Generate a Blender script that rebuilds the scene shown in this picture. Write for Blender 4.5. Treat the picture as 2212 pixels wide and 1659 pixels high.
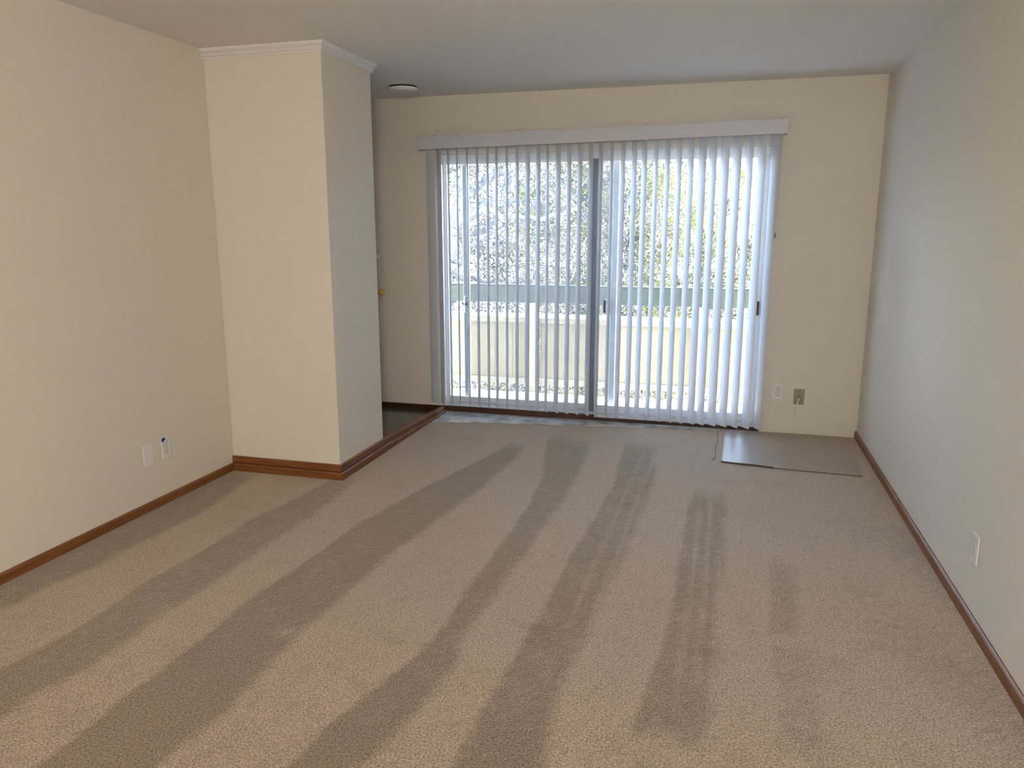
import bpy, bmesh, math, random
import numpy as np
from mathutils import Vector, Matrix

for o in list(bpy.data.objects):
    bpy.data.objects.remove(o)
SC = bpy.context.scene
COL = SC.collection
random.seed(7)
RNG = np.random.default_rng(11)

# ------------------------------------------------------------------ camera
cam_data = bpy.data.cameras.new('camera')
cam = bpy.data.objects.new('camera', cam_data)
COL.objects.link(cam)
cam_data.sensor_fit = 'HORIZONTAL'
cam_data.sensor_width = 36.0
cam_data.lens = 1652.86 / 2212 * 36.0
cam_data.clip_start = 0.02
cam_data.clip_end = 500
r_ = Vector((0.964027, 0.265803, -0.000742))
u_ = Vector((-0.052564, 0.193376, 0.979716))
f_ = Vector((-0.260555, 0.944433, -0.200391))
cam.matrix_world = Matrix(((r_.x, u_.x, -f_.x, 0.0), (r_.y, u_.y, -f_.y, 0.0),
                           (r_.z, u_.z, -f_.z, 1.468), (0, 0, 0, 1)))
SC.camera = cam

# ------------------------------------------------------------------ light
SC.view_settings.view_transform = 'Standard'
SC.view_settings.look = 'None'
SC.view_settings.gamma = 1.0
SC.view_settings.use_curve_mapping = False
SC.view_settings.exposure = 0.16

world = bpy.data.worlds.new('world')
SC.world = world
world.use_nodes = True
wn = world.node_tree
wn.nodes.clear()
sky = wn.nodes.new('ShaderNodeTexSky')
sky.sky_type = 'NISHITA'
sky.sun_disc = False
sky.sun_elevation = math.radians(42)
sky.sun_rotation = math.radians(80)
sky.air_density = 1.0
sky.dust_density = 2.0
bg = wn.nodes.new('ShaderNodeBackground')
bg.inputs['Strength'].default_value = 6.6
wo = wn.nodes.new('ShaderNodeOutputWorld')
wn.links.new(sky.outputs[0], bg.inputs['Color'])
wn.links.new(bg.outputs[0], wo.inputs['Surface'])

def lamp(name, kind, loc, energy, color=(1, 1, 1), **kw):
    d = bpy.data.lights.new(name, kind)
    d.energy = energy
    d.color = color
    for k, v in kw.items():
        setattr(d, k, v)
    o = bpy.data.objects.new(name, d)
    o.location = loc
    COL.objects.link(o)
    return o

sun = lamp('sun', 'SUN', (6, 7, 8), 17.0, (1.0, 0.93, 0.82), angle=math.radians(0.6))
sun.rotation_euler = Vector((-0.75, 0.06, -0.62)).to_track_quat('-Z', 'Y').to_euler()
# sky portal in the sliding door opening
portal = lamp('sky_portal', 'AREA', (-0.93, 5.90, 1.02), 1.0, shape='RECTANGLE', size=2.5, size_y=2.0)
portal.rotation_euler = (math.radians(-90), 0, 0)
portal.data.cycles.is_portal = True
# unseen warm lamp added behind the viewer to light the walls
added_lamp = lamp('added_lamp_light', 'POINT', (0.45, -1.5, 2.0), 188, (1.0, 0.935, 0.875), shadow_soft_size=0.22)
# unseen area light added at the rear wall as even fill
rear_fill = lamp('rear_fill_light', 'AREA', (-0.6, -3.1, 1.35), 6, (0.97, 0.98, 1.0), shape='RECTANGLE', size=2.2, size_y=1.4)
rear_fill.rotation_euler = (math.radians(90), 0, 0)

# ------------------------------------------------------------------ materials
def mat(name, color=(0.8, 0.8, 0.8), rough=0.5, metal=0.0, spec=0.5):
    m = bpy.data.materials.new(name)
    m.use_nodes = True
    b = m.node_tree.nodes['Principled BSDF']
    b.inputs['Base Color'].default_value = (*color, 1)
    b.inputs['Roughness'].default_value = rough
    b.inputs['Metallic'].default_value = metal
    b.inputs['Specular IOR Level'].default_value = spec
    return m

def nd(m, t):
    return m.node_tree.nodes.new(t)

def lk(m, a, b):
    m.node_tree.links.new(a, b)

def bsdf(m):
    return m.node_tree.nodes['Principled BSDF']

def noise_mat(name, c1, c2, scale, rough=0.6, bump=0.1, stretch=(1, 1, 1), detail=4, metal=0.0, dist=0.002, spec=0.5, lo=0.35, hi=0.65):
    m = mat(name, c1, rough, metal, spec)
    tc = nd(m, 'ShaderNodeTexCoord')
    mp = nd(m, 'ShaderNodeMapping')
    mp.inputs['Scale'].default_value = stretch
    nz = nd(m, 'ShaderNodeTexNoise')
    nz.inputs['Scale'].default_value = scale
    nz.inputs['Detail'].default_value = detail
    rp = nd(m, 'ShaderNodeValToRGB')
    rp.color_ramp.elements[0].position = lo
    rp.color_ramp.elements[1].position = hi
    rp.color_ramp.elements[0].color = (*c1, 1)
    rp.color_ramp.elements[1].color = (*c2, 1)
    bp = nd(m, 'ShaderNodeBump')
    bp.inputs['Strength'].default_value = bump
    bp.inputs['Distance'].default_value = dist
    lk(m, tc.outputs['Object'], mp.inputs['Vector'])
    lk(m, mp.outputs[0], nz.inputs['Vector'])
    lk(m, nz.outputs['Fac'], rp.inputs['Fac'])
    lk(m, rp.outputs[0], bsdf(m).inputs['Base Color'])
    lk(m, nz.outputs['Fac'], bp.inputs['Height'])
    lk(m, bp.outputs[0], bsdf(m).inputs['Normal'])
    return m

M = {}
M['wall'] = noise_mat('wall_paint', (0.735, 0.690, 0.600), (0.760, 0.715, 0.625), 160, 0.62, 0.12, dist=0.0015, spec=0.3)
M['ceiling'] = noise_mat('ceiling_paint', (0.83, 0.81, 0.78), (0.86, 0.84, 0.81), 120, 0.8, 0.15, dist=0.0015, spec=0.2)
M['crown'] = noise_mat('crown_paint', (0.78, 0.76, 0.73), (0.80, 0.78, 0.75), 60, 0.45, 0.03)
M['plate'] = noise_mat('white_plastic', (0.80, 0.78, 0.76), (0.83, 0.81, 0.79), 40, 0.35, 0.02)
M['tan'] = noise_mat('tan_plastic', (0.30, 0.27, 0.18), (0.33, 0.30, 0.20), 40, 0.4, 0.02)
M['dark'] = noise_mat('slot_dark', (0.01, 0.01, 0.01), (0.02, 0.018, 0.015), 60, 0.5, 0.02)
M['black'] = noise_mat('black_handle', (0.006, 0.006, 0.010), (0.012, 0.012, 0.016), 60, 0.4, 0.02)
M['cable'] = noise_mat('white_cable', (0.88, 0.86, 0.80), (0.92, 0.90, 0.84), 80, 0.4, 0.02)
M['tape'] = noise_mat('blue_tape', (0.012, 0.06, 0.22), (0.018, 0.08, 0.27), 90, 0.6, 0.08)
M['brass'] = noise_mat('brass', (0.75, 0.56, 0.20), (0.82, 0.64, 0.28), 30, 0.18, 0.02, metal=1.0)
M['alu'] = noise_mat('painted_aluminium', (0.62, 0.64, 0.66), (0.67, 0.69, 0.71), 30, 0.35, 0.02)
M['alu_dark'] = noise_mat('aluminium_dark', (0.16, 0.19, 0.22), (0.20, 0.23, 0.26), 30, 0.35, 0.02, metal=0.3)
M['frame_white'] = noise_mat('white_frame', (0.75, 0.76, 0.77), (0.80, 0.81, 0.82), 30, 0.35, 0.02)
M['screen_frame'] = noise_mat('screen_frame', (0.24, 0.26, 0.28), (0.28, 0.30, 0.32), 30, 0.4, 0.02)
M['metal'] = noise_mat('bright_metal', (0.6, 0.6, 0.6), (0.7, 0.7, 0.7), 40, 0.25, 0.02, metal=1.0)
M['valance'] = noise_mat('valance_plastic', (0.63, 0.62, 0.66), (0.66, 0.65, 0.69), 50, 0.45, 0.02, stretch=(0.2, 1, 6))
M['wood'] = noise_mat('stained_wood', (0.155, 0.052, 0.014), (0.245, 0.092, 0.026), 9, 0.38, 0.12, stretch=(8, 0.5, 8), detail=6)
M['wood_x'] = noise_mat('stained_wood_across', (0.150, 0.048, 0.013), (0.230, 0.083, 0.024), 9, 0.38, 0.12, stretch=(0.5, 8, 8), detail=6)
M['wood_dark'] = noise_mat('dark_stained_wood', (0.040, 0.012, 0.006), (0.070, 0.024, 0.011), 9, 0.35, 0.1, stretch=(0.5, 8, 8), detail=6)
M['joint'] = noise_mat('joint_shadow_gap', (0.03, 0.012, 0.005), (0.04, 0.016, 0.007), 30, 0.7, 0.05)
M['entry'] = noise_mat('dark_vinyl', (0.080, 0.060, 0.052), (0.120, 0.092, 0.080), 5, 0.17, 0.03, detail=5)
M['landing'] = noise_mat('glossy_vinyl_glints', (0.34, 0.31, 0.27), (0.62, 0.62, 0.60), 9, 0.14, 0.12, detail=3, dist=0.004)  # pale noise patches painted in as glints of door light
M['mat'] = noise_mat('smooth_mat', (0.340, 0.275, 0.212), (0.360, 0.292, 0.226), 30, 0.35, 0.05)
M['mat_edge'] = noise_mat('mat_edge', (0.07, 0.055, 0.042), (0.10, 0.08, 0.06), 30, 0.6, 0.05)
M['deck'] = noise_mat('deck_coating', (0.66, 0.60, 0.48), (0.78, 0.73, 0.61), 3, 0.7, 0.1, detail=6)
M['rail_green'] = noise_mat('green_paint', (0.018, 0.026, 0.021), (0.023, 0.032, 0.026), 6, 0.5, 0.05, stretch=(1, 8, 8))
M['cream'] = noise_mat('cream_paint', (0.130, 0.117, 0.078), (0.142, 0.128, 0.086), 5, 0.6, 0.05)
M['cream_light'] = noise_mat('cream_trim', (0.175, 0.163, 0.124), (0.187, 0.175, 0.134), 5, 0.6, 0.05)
M['ledge'] = noise_mat('white_ledge', (0.80, 0.80, 0.78), (0.84, 0.84, 0.82), 5, 0.5, 0.05)
M['ground'] = noise_mat('pale_concrete_ground', (0.55, 0.52, 0.46), (0.72, 0.70, 0.64), 1.2, 0.9, 0.1)
M['stucco'] = noise_mat('stucco', (0.60, 0.55, 0.42), (0.66, 0.61, 0.47), 60, 0.8, 0.2)
M['bark'] = noise_mat('grey_bark', (0.13, 0.13, 0.135), (0.30, 0.295, 0.29), 14, 0.9, 0.6, stretch=(1, 1, 0.4), detail=6, dist=0.02)
M['twig'] = noise_mat('pale_twig', (0.07, 0.063, 0.056), (0.14, 0.125, 0.11), 8, 0.9, 0.1)

def leaf_mat(name, c1, c2):
    m = bpy.data.materials.new(name)
    m.use_nodes = True
    nt = m.node_tree
    nt.nodes.clear()
    tc = nt.nodes.new('ShaderNodeTexCoord')
    nz = nt.nodes.new('ShaderNodeTexNoise')
    nz.inputs['Scale'].default_value = 2.2
    rp = nt.nodes.new('ShaderNodeValToRGB')
    rp.color_ramp.elements[0].position = 0.38
    rp.color_ramp.elements[1].position = 0.62
    rp.color_ramp.elements[0].color = (*c1, 1)
    rp.color_ramp.elements[1].color = (*c2, 1)
    d = nt.nodes.new('ShaderNodeBsdfDiffuse')
    t = nt.nodes.new('ShaderNodeBsdfTranslucent')
    x = nt.nodes.new('ShaderNodeMixShader')
    x.inputs[0].default_value = 0.4
    out = nt.nodes.new('ShaderNodeOutputMaterial')
    L = nt.links.new
    L(tc.outputs['Object'], nz.inputs['Vector'])
    L(nz.outputs['Fac'], rp.inputs['Fac'])
    L(rp.outputs[0], d.inputs['Color'])
    L(rp.outputs[0], t.inputs['Color'])
    L(d.outputs[0], x.inputs[1])
    L(t.outputs[0], x.inputs[2])
    L(x.outputs[0], out.inputs['Surface'])
    return m

M['leaf_olive'] = leaf_mat('olive_leaf', (0.045, 0.050, 0.024), (0.10, 0.105, 0.048))
M['leaf_lime'] = leaf_mat('lime_leaf', (0.075, 0.088, 0.015), (0.155, 0.17, 0.03))
M['leaf_grey'] = leaf_mat('grey_leaf', (0.042, 0.039, 0.031), (0.09, 0.084, 0.070))

# vane plastic: diffuse + translucent
def vane_mat():
    m = bpy.data.materials.new('vane_plastic')
    m.use_nodes = True
    nt = m.node_tree
    nt.nodes.clear()
    L = nt.links.new
    tc = nt.nodes.new('ShaderNodeTexCoord')
    mp = nt.nodes.new('ShaderNodeMapping')
    mp.inputs['Scale'].default_value = (40, 40, 0.6)
    nz = nt.nodes.new('ShaderNodeTexNoise')
    nz.inputs['Scale'].default_value = 4
    rp = nt.nodes.new('ShaderNodeValToRGB')
    rp.color_ramp.elements[0].color = (0.72, 0.745, 0.78, 1)
    rp.color_ramp.elements[1].color = (0.76, 0.785, 0.82, 1)
    d = nt.nodes.new('ShaderNodeBsdfPrincipled')
    d.inputs['Roughness'].default_value = 0.45
    t = nt.nodes.new('ShaderNodeBsdfTranslucent')
    x = nt.nodes.new('ShaderNodeMixShader')
    x.inputs[0].default_value = 0.08
    out = nt.nodes.new('ShaderNodeOutputMaterial')
    L(tc.outputs['Object'], mp.inputs['Vector'])
    L(mp.outputs[0], nz.inputs['Vector'])
    L(nz.outputs['Fac'], rp.inputs['Fac'])
    L(rp.outputs[0], d.inputs['Base Color'])
    t.inputs['Color'].default_value = (0.55, 0.66, 0.86, 1)
    L(d.outputs[0], x.inputs[1])
    L(t.outputs[0], x.inputs[2])
    L(x.outputs[0], out.inputs['Surface'])
    return m
M['vane'] = vane_mat()

def glass_mat(name, tint, gloss, rough):
    m = bpy.data.materials.new(name)
    m.use_nodes = True
    nt = m.node_tree
    nt.nodes.clear()
    L = nt.links.new
    tr = nt.nodes.new('ShaderNodeBsdfTransparent')
    tr.inputs['Color'].default_value = (*tint, 1)
    gl = nt.nodes.new('ShaderNodeBsdfGlossy')
    gl.inputs['Roughness'].default_value = rough
    fr = nt.nodes.new('ShaderNodeFresnel')
    fr.inputs['IOR'].default_value = gloss
    x = nt.nodes.new('ShaderNodeMixShader')
    out = nt.nodes.new('ShaderNodeOutputMaterial')
    L(fr.outputs[0], x.inputs[0])
    L(tr.outputs[0], x.inputs[1])
    L(gl.outputs[0], x.inputs[2])
    L(x.outputs[0], out.inputs['Surface'])
    return m
M['glass'] = glass_mat('window_glass', (0.93, 0.95, 0.95), 1.45, 0.0)

def mesh_mat():
    m = bpy.data.materials.new('insect_mesh')
    m.use_nodes = True
    nt = m.node_tree
    nt.nodes.clear()
    L = nt.links.new
    tr = nt.nodes.new('ShaderNodeBsdfTransparent')
    df = nt.nodes.new('ShaderNodeBsdfDiffuse')
    df.inputs['Color'].default_value = (0.30, 0.31, 0.33, 1)
    x = nt.nodes.new('ShaderNodeMixShader')
    x.inputs[0].default_value = 0.26
    out = nt.nodes.new('ShaderNodeOutputMaterial')
    L(tr.outputs[0], x.inputs[1])
    L(df.outputs[0], x.inputs[2])
    L(x.outputs[0], out.inputs['Surface'])
    return m
M['screen'] = mesh_mat()

# carpet: light beige pile; 'nap' attribute = vacuum tracks in the pile plus foreground darkening
def carpet_mat():
    m = mat('carpet_pile', (0.3, 0.24, 0.18), 0.95, 0, 0.1)
    tc = nd(m, 'ShaderNodeTexCoord')
    at = nd(m, 'ShaderNodeAttribute')
    at.attribute_name = 'nap_shade'
    n1 = nd(m, 'ShaderNodeTexNoise')
    n1.inputs['Scale'].default_value = 150
    n1.inputs['Detail'].default_value = 3
    n1.inputs['Roughness'].default_value = 0.7
    n2 = nd(m, 'ShaderNodeTexNoise')
    n2.inputs['Scale'].default_value = 7
    n2.inputs['Detail'].default_value = 5
    n3 = nd(m, 'ShaderNodeTexVoronoi')
    n3.inputs['Scale'].default_value = 150
    for n in (n1, n2, n3):
        lk(m, tc.outputs['Object'], n.inputs['Vector'])
    base = nd(m, 'ShaderNodeMix')
    base.data_type = 'RGBA'
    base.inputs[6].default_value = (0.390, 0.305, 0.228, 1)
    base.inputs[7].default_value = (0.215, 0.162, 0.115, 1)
    # nap plus a little large-scale unevenness
    ma = nd(m, 'ShaderNodeMath')
    ma.operation = 'MULTIPLY_ADD'
    ma.inputs[1].default_value = 0.55
    lk(m, n2.outputs['Fac'], ma.inputs[0])
    sb = nd(m, 'ShaderNodeMath')
    sb.operation = 'SUBTRACT'
    sb.inputs[1].default_value = 0.275
    lk(m, at.outputs['Fac'], sb.inputs[0])
    lk(m, sb.outputs[0], ma.inputs[2])
    ma.use_clamp = True
    lk(m, ma.outputs[0], base.inputs[0])
    # tuft speckle
    r1 = nd(m, 'ShaderNodeMapRange')
    r1.inputs['From Min'].default_value = 0.34
    r1.inputs['From Max'].default_value = 0.66
    r1.inputs['To Min'].default_value = 0.38
    r1.inputs['To Max'].default_value = 1.62
    lk(m, n1.outputs['Fac'], r1.inputs['Value'])
    mul = nd(m, 'ShaderNodeMix')
    mul.data_type = 'RGBA'
    mul.blend_type = 'MULTIPLY'
    mul.inputs[0].default_value = 1.0
    lk(m, base.outputs[2], mul.inputs[6])
    lk(m, r1.outputs[0], mul.inputs[7])
    lk(m, mul.outputs[2], bsdf(m).inputs['Base Color'])
    add = nd(m, 'ShaderNodeMath')
    add.operation = 'ADD'
    lk(m, n1.outputs['Fac'], add.inputs[0])
    lk(m, n3.outputs['Distance'], add.inputs[1])
    bp = nd(m, 'ShaderNodeBump')
    bp.inputs['Strength'].default_value = 0.7
    bp.inputs['Distance'].default_value = 0.004
    lk(m, add.outputs[0], bp.inputs['Height'])
    lk(m, bp.outputs[0], bsdf(m).inputs['Normal'])
    bsdf(m).inputs['Sheen Weight'].default_value = 0.5
    bsdf(m).inputs['Sheen Tint'].default_value = (1.0, 0.90, 0.78, 1)
    bsdf(m).inputs['Sheen Roughness'].default_value = 0.4
    return m
M['carpet'] = carpet_mat()

# ------------------------------------------------------------------ helpers
def obj(name, bm, m, parent=None, smooth=False):
    me = bpy.data.meshes.new(name)
    bmesh.ops.recalc_face_normals(bm, faces=bm.faces)
    bm.to_mesh(me)
    bm.free()
    for k in (m if isinstance(m, (list, tuple)) else [m]):
        me.materials.append(M[k])
    if smooth:
        for p in me.polygons:
            p.use_smooth = True
    o = bpy.data.objects.new(name, me)
    COL.objects.link(o)
    if parent:
        o.parent = parent
    return o

def tag(o, label=None, cat=None, group=None, kind=None):
    if label:
        o['label'] = label
    if cat:
        o['category'] = cat
    if group:
        o['group'] = group
    if kind:
        o['kind'] = kind
    return o

def empty(name, loc, rz=0):
    o = bpy.data.objects.new(name, None)
    o.location = loc
    o.rotation_euler = (0, 0, rz)
    o.empty_display_size = 0.05
    COL.objects.link(o)
    return o

def box(bm, x0, x1, y0, y1, z0, z1, bevel=0.0, seg=1):
    r = bmesh.ops.create_cube(bm, size=1.0)
    vs = r['verts']
    for v in vs:
        v.co = Vector(((x0 + x1) / 2 + v.co.x * (x1 - x0), (y0 + y1) / 2 + v.co.y * (y1 - y0), (z0 + z1) / 2 + v.co.z * (z1 - z0)))
    if bevel > 0:
        es = list({e for v in vs for e in v.link_edges})
        bmesh.ops.bevel(bm, geom=es, offset=bevel, segments=seg, profile=0.5, affect='EDGES')
    return bm

def BX(*a, **k):
    return box(bmesh.new(), *a, **k)

def prism(bm, pts, z0, z1):
    lo = [bm.verts.new((x, y, z0)) for x, y in pts]
    hi = [bm.verts.new((x, y, z1)) for x, y in pts]
    bm.faces.new(lo[::-1])
    bm.faces.new(hi)
    n = len(pts)
    for i in range(n):
        bm.faces.new((lo[i], lo[(i + 1) % n], hi[(i + 1) % n], hi[i]))
    return bm

def tube(bm, pts, radii, seg=8, cap=True):
    pts = [Vector(p) for p in pts]
    rings = []
    up = Vector((0, 0, 1))
    for i, p in enumerate(pts):
        a = pts[max(i - 1, 0)]
        b = pts[min(i + 1, len(pts) - 1)]
        t = (b - a).normalized()
        s = t.cross(up)
        if s.length < 0.05:
            s = t.cross(Vector((1, 0, 0)))
        s.normalize()
        q = s.cross(t)
        r = radii[i] if isinstance(radii, (list, tuple)) else radii
        rings.append([bm.verts.new(p + (s * math.cos(k * 2 * math.pi / seg) + q * math.sin(k * 2 * math.pi / seg)) * r) for k in range(seg)])
    for a, b in zip(rings, rings[1:]):
        for k in range(seg):
            bm.faces.new((a[k], a[(k + 1) % seg], b[(k + 1) % seg], b[k]))
    if cap:
        bm.faces.new(rings[0][::-1])
        bm.faces.new(rings[-1])
    return bm

def smooth_path(pts, n=6, jit=0.0):
    P = [Vector(p) for p in pts]
    out = []
    for i in range(len(P) - 1):
        p0 = P[max(i - 1, 0)]; p1 = P[i]; p2 = P[i + 1]; p3 = P[min(i + 2, len(P) - 1)]
        for k in range(n):
            t = k / n
            v = 0.5 * ((2 * p1) + (-p0 + p2) * t + (2 * p0 - 5 * p1 + 4 * p2 - p3) * t * t + (-p0 + 3 * p1 - 3 * p2 + p3) * t ** 3)
            if jit:
                v += Vector((random.uniform(-jit, jit), random.uniform(-jit, jit), random.uniform(-jit, jit)))
            out.append(v)
    out.append(P[-1])
    return out

def lathe(bm, prof, seg=24, axis='z', loc=(0, 0, 0)):
    """prof: list of (radius, height)"""
    rings = []
    for r, h in prof:
        ring = []
        for k in range(seg):
            a = 2 * math.pi * k / seg
            c, s = r * math.cos(a), r * math.sin(a)
            if axis == 'z':
                v = (c, s, h)
            elif axis == 'x':
                v = (h, c, s)
            else:
                v = (c, h, s)
            ring.append(bm.verts.new(Vector(v) + Vector(loc)))
        rings.append(ring)
    for a, b in zip(rings, rings[1:]):
        for k in range(seg):
            bm.faces.new((a[k], a[(k + 1) % seg], b[(k + 1) % seg], b[k]))
    bm.faces.new(rings[0])
    bm.faces.new(rings[-1][::-1])
    return bm

def struct(name, bm, m, parent=None, smooth=False, label=None):
    o = obj(name, bm, m, parent, smooth)
    if parent is None:
        o['kind'] = 'structure'
    if label:
        o['label'] = label
    return o

# ------------------------------------------------------------------ room shell
XL, XR, YB, YR, H = -2.871, 0.960, 5.718, -3.2, 2.44
XC, Y1, Y2 = -2.142, 3.926, 4.527
WT = 0.14
DX0, DX1, DZ0, DZ1 = -2.165, 0.300, 0.045, 2.012      # sliding door opening

# carpet: fine grid carrying the vacuum tracks
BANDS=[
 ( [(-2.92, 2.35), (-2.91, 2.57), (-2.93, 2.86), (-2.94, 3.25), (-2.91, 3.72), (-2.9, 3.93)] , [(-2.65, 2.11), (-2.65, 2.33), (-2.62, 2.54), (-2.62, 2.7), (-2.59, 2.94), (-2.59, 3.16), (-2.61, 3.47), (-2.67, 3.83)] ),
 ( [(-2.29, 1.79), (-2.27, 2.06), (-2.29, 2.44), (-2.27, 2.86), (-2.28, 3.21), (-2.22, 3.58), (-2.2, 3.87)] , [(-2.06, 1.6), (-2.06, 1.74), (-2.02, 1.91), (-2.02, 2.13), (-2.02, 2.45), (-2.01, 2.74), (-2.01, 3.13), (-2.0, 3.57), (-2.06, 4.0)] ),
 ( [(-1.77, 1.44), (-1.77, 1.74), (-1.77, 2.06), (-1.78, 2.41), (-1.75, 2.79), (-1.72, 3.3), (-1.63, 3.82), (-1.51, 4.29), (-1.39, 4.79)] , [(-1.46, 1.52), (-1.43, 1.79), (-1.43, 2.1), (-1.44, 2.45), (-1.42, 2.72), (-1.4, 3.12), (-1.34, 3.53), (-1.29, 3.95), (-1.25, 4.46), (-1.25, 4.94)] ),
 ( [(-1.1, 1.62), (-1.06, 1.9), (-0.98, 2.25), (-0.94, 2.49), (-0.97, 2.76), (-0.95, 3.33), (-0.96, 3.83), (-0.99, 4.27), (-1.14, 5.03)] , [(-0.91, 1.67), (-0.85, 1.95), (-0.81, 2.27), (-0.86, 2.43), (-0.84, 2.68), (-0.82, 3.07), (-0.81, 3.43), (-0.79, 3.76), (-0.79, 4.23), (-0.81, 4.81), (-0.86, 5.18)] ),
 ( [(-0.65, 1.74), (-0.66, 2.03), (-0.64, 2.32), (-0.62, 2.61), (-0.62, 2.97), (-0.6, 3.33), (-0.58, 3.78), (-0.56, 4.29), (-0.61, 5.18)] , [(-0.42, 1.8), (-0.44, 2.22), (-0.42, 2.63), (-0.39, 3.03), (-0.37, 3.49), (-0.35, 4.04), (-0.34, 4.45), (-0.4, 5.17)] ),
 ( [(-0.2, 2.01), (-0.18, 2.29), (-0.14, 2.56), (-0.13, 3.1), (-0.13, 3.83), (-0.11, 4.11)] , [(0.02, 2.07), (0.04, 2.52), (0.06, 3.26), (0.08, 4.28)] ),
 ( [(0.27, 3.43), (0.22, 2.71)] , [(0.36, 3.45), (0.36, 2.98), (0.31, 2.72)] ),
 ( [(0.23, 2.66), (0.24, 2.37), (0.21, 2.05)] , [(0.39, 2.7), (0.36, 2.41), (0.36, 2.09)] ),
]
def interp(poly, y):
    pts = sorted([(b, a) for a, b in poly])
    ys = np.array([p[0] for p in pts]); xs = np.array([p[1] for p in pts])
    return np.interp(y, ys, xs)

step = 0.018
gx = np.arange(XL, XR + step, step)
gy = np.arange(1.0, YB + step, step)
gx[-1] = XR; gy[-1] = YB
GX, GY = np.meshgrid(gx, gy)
nap_shade = np.zeros_like(GX)
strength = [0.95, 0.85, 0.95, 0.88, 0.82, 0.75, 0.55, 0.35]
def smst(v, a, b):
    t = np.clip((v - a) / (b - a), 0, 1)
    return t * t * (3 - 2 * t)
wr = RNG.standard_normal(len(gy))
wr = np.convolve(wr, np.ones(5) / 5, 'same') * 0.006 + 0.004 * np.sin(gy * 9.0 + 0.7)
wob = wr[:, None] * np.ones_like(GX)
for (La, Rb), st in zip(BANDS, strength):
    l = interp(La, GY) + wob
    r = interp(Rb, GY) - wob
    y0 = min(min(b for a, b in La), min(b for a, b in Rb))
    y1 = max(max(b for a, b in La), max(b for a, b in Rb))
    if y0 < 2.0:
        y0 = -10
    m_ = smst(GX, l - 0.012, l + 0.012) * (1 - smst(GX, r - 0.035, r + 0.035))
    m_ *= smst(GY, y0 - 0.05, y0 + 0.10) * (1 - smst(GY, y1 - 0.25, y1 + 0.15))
    nap_shade = np.maximum(nap_shade, m_ * st)
# wheel lines inside the tracks, where the pile stands up again
for x0, x1, ya, yb in [(-0.50, -0.46, 2.6, 4.9), (-0.42, -0.385, 2.7, 4.9), (-0.075, -0.06, 2.3, 4.0), (-0.02, -0.005, 2.3, 4.2), (0.03, 0.045, 2.4, 3.4)]:
    xc = x0 + (x1 - x0) * (GY - ya) / (yb - ya)
    k = np.exp(-((GX - xc) / 0.010) ** 2) * smst(GY, ya - 0.2, ya + 0.2) * (1 - smst(GY, yb - 0.2, yb + 0.2))
    nap_shade = nap_shade - 0.45 * k
# darker towards the right wall; foreground painted darker to offset lamp light; lighter scuffs
nap_shade += 0.45 * smst(GX, 0.35, 0.95) * (0.55 + 0.45 * np.sin(GY * 5.0 + GX * 9.0)) * (1 - smst(GY, 3.6, 4.4))
nap_shade += 0.30 * smst(-GY, -2.3, -1.5)
for cx, cy, rx, ry, s in [(-1.49, 2.27, 0.06, 0.03, -0.5), (-0.62, 2.56, 0.10, 0.02, 0.45), (-1.10, 2.33, 0.05, 0.02, 0.4), (-1.58, 4.6, 0.14, 0.04, -0.6),
                          (-1.72, 4.98, 0.10, 0.03, 0.45), (-2.62, 3.66, 0.10, 0.05, -0.3), (0.45, 2.6, 0.06, 0.05, 0.3), (0.02, 2.55, 0.1, 0.03, 0.35),
                          (0.62, 2.75, 0.07, 0.05, 0.3), (0.15, 4.5, 0.25, 0.04, 0.25), (-0.15, 4.45, 0.12, 0.05, -0.35)]:
    nap_shade += s * np.exp(-((GX - cx) / rx) ** 2 - ((GY - cy) / ry) ** 2)
nap_shade += 0.13 * RNG.standard_normal(nap_shade.shape)
ny, nx = GX.shape
co = np.zeros((ny * nx, 3), dtype=np.float32)
co[:, 0] = GX.ravel(); co[:, 1] = GY.ravel()
i0 = (np.arange(ny - 1)[:, None] * nx + np.arange(nx - 1)[None, :]).ravel()
faces = np.stack([i0, i0 + 1, i0 + nx + 1, i0 + nx], 1)
me = bpy.data.meshes.new('floor')
nb = len(co)
extra = np.array([[XL, YR, 0], [XR, YR, 0], [XR, 1.0, 0], [XL, 1.0, 0]], dtype=np.float32)
co = np.vstack([co, extra])
faces = np.vstack([faces, [[nb, nb + 1, nb + 2, nb + 3]]])
me.from_pydata(co.tolist(), [], faces.tolist())
att = me.attributes.new('nap_shade', 'FLOAT', 'POINT')
att.data.foreach_set('value', np.concatenate([nap_shade.ravel(), np.full(4, 0.4)]).astype(np.float32))
me.materials.append(M['carpet'])
floor = bpy.data.objects.new('floor', me)
COL.objects.link(floor)
floor['kind'] = 'structure'
floor['label'] = 'beige cut-pile carpet with vacuum tracks'

struct('ceiling', BX(XL - WT, XR + WT, YR - WT, YB + WT, H, H + 0.15), 'ceiling')
struct('wall_left', BX(XL - WT, XL, YR - WT, YB + WT, -0.1, H), 'wall')
struct('wall_right', BX(XR, XR + WT, YR - WT, YB + WT, -0.1, H), 'wall')
struct('wall_rear', BX(XL, XR, YR - WT, YR, -0.1, H), 'wall')
bm = bmesh.new()
box(bm, XL, DX0, YB, YB + WT, -0.1, H)
box(bm, DX1, XR, YB, YB + WT, -0.1, H)
box(bm, DX0, DX1, YB, YB + WT, DZ1, H)
box(bm, DX0, DX1, YB, YB + WT, -0.1, DZ0 - 0.03)
struct('wall_back', bm, 'wall')
struct('floor_slab', BX(XL - WT, XR + WT, YR - WT, YB, -0.25, -0.02), 'wall')
# boxed-out partition
struct('wall_partition', BX(XL, XC, Y1, Y2, 0, H, bevel=0.003), 'wall', label='boxed-out wall return with crown moulding')

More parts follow.
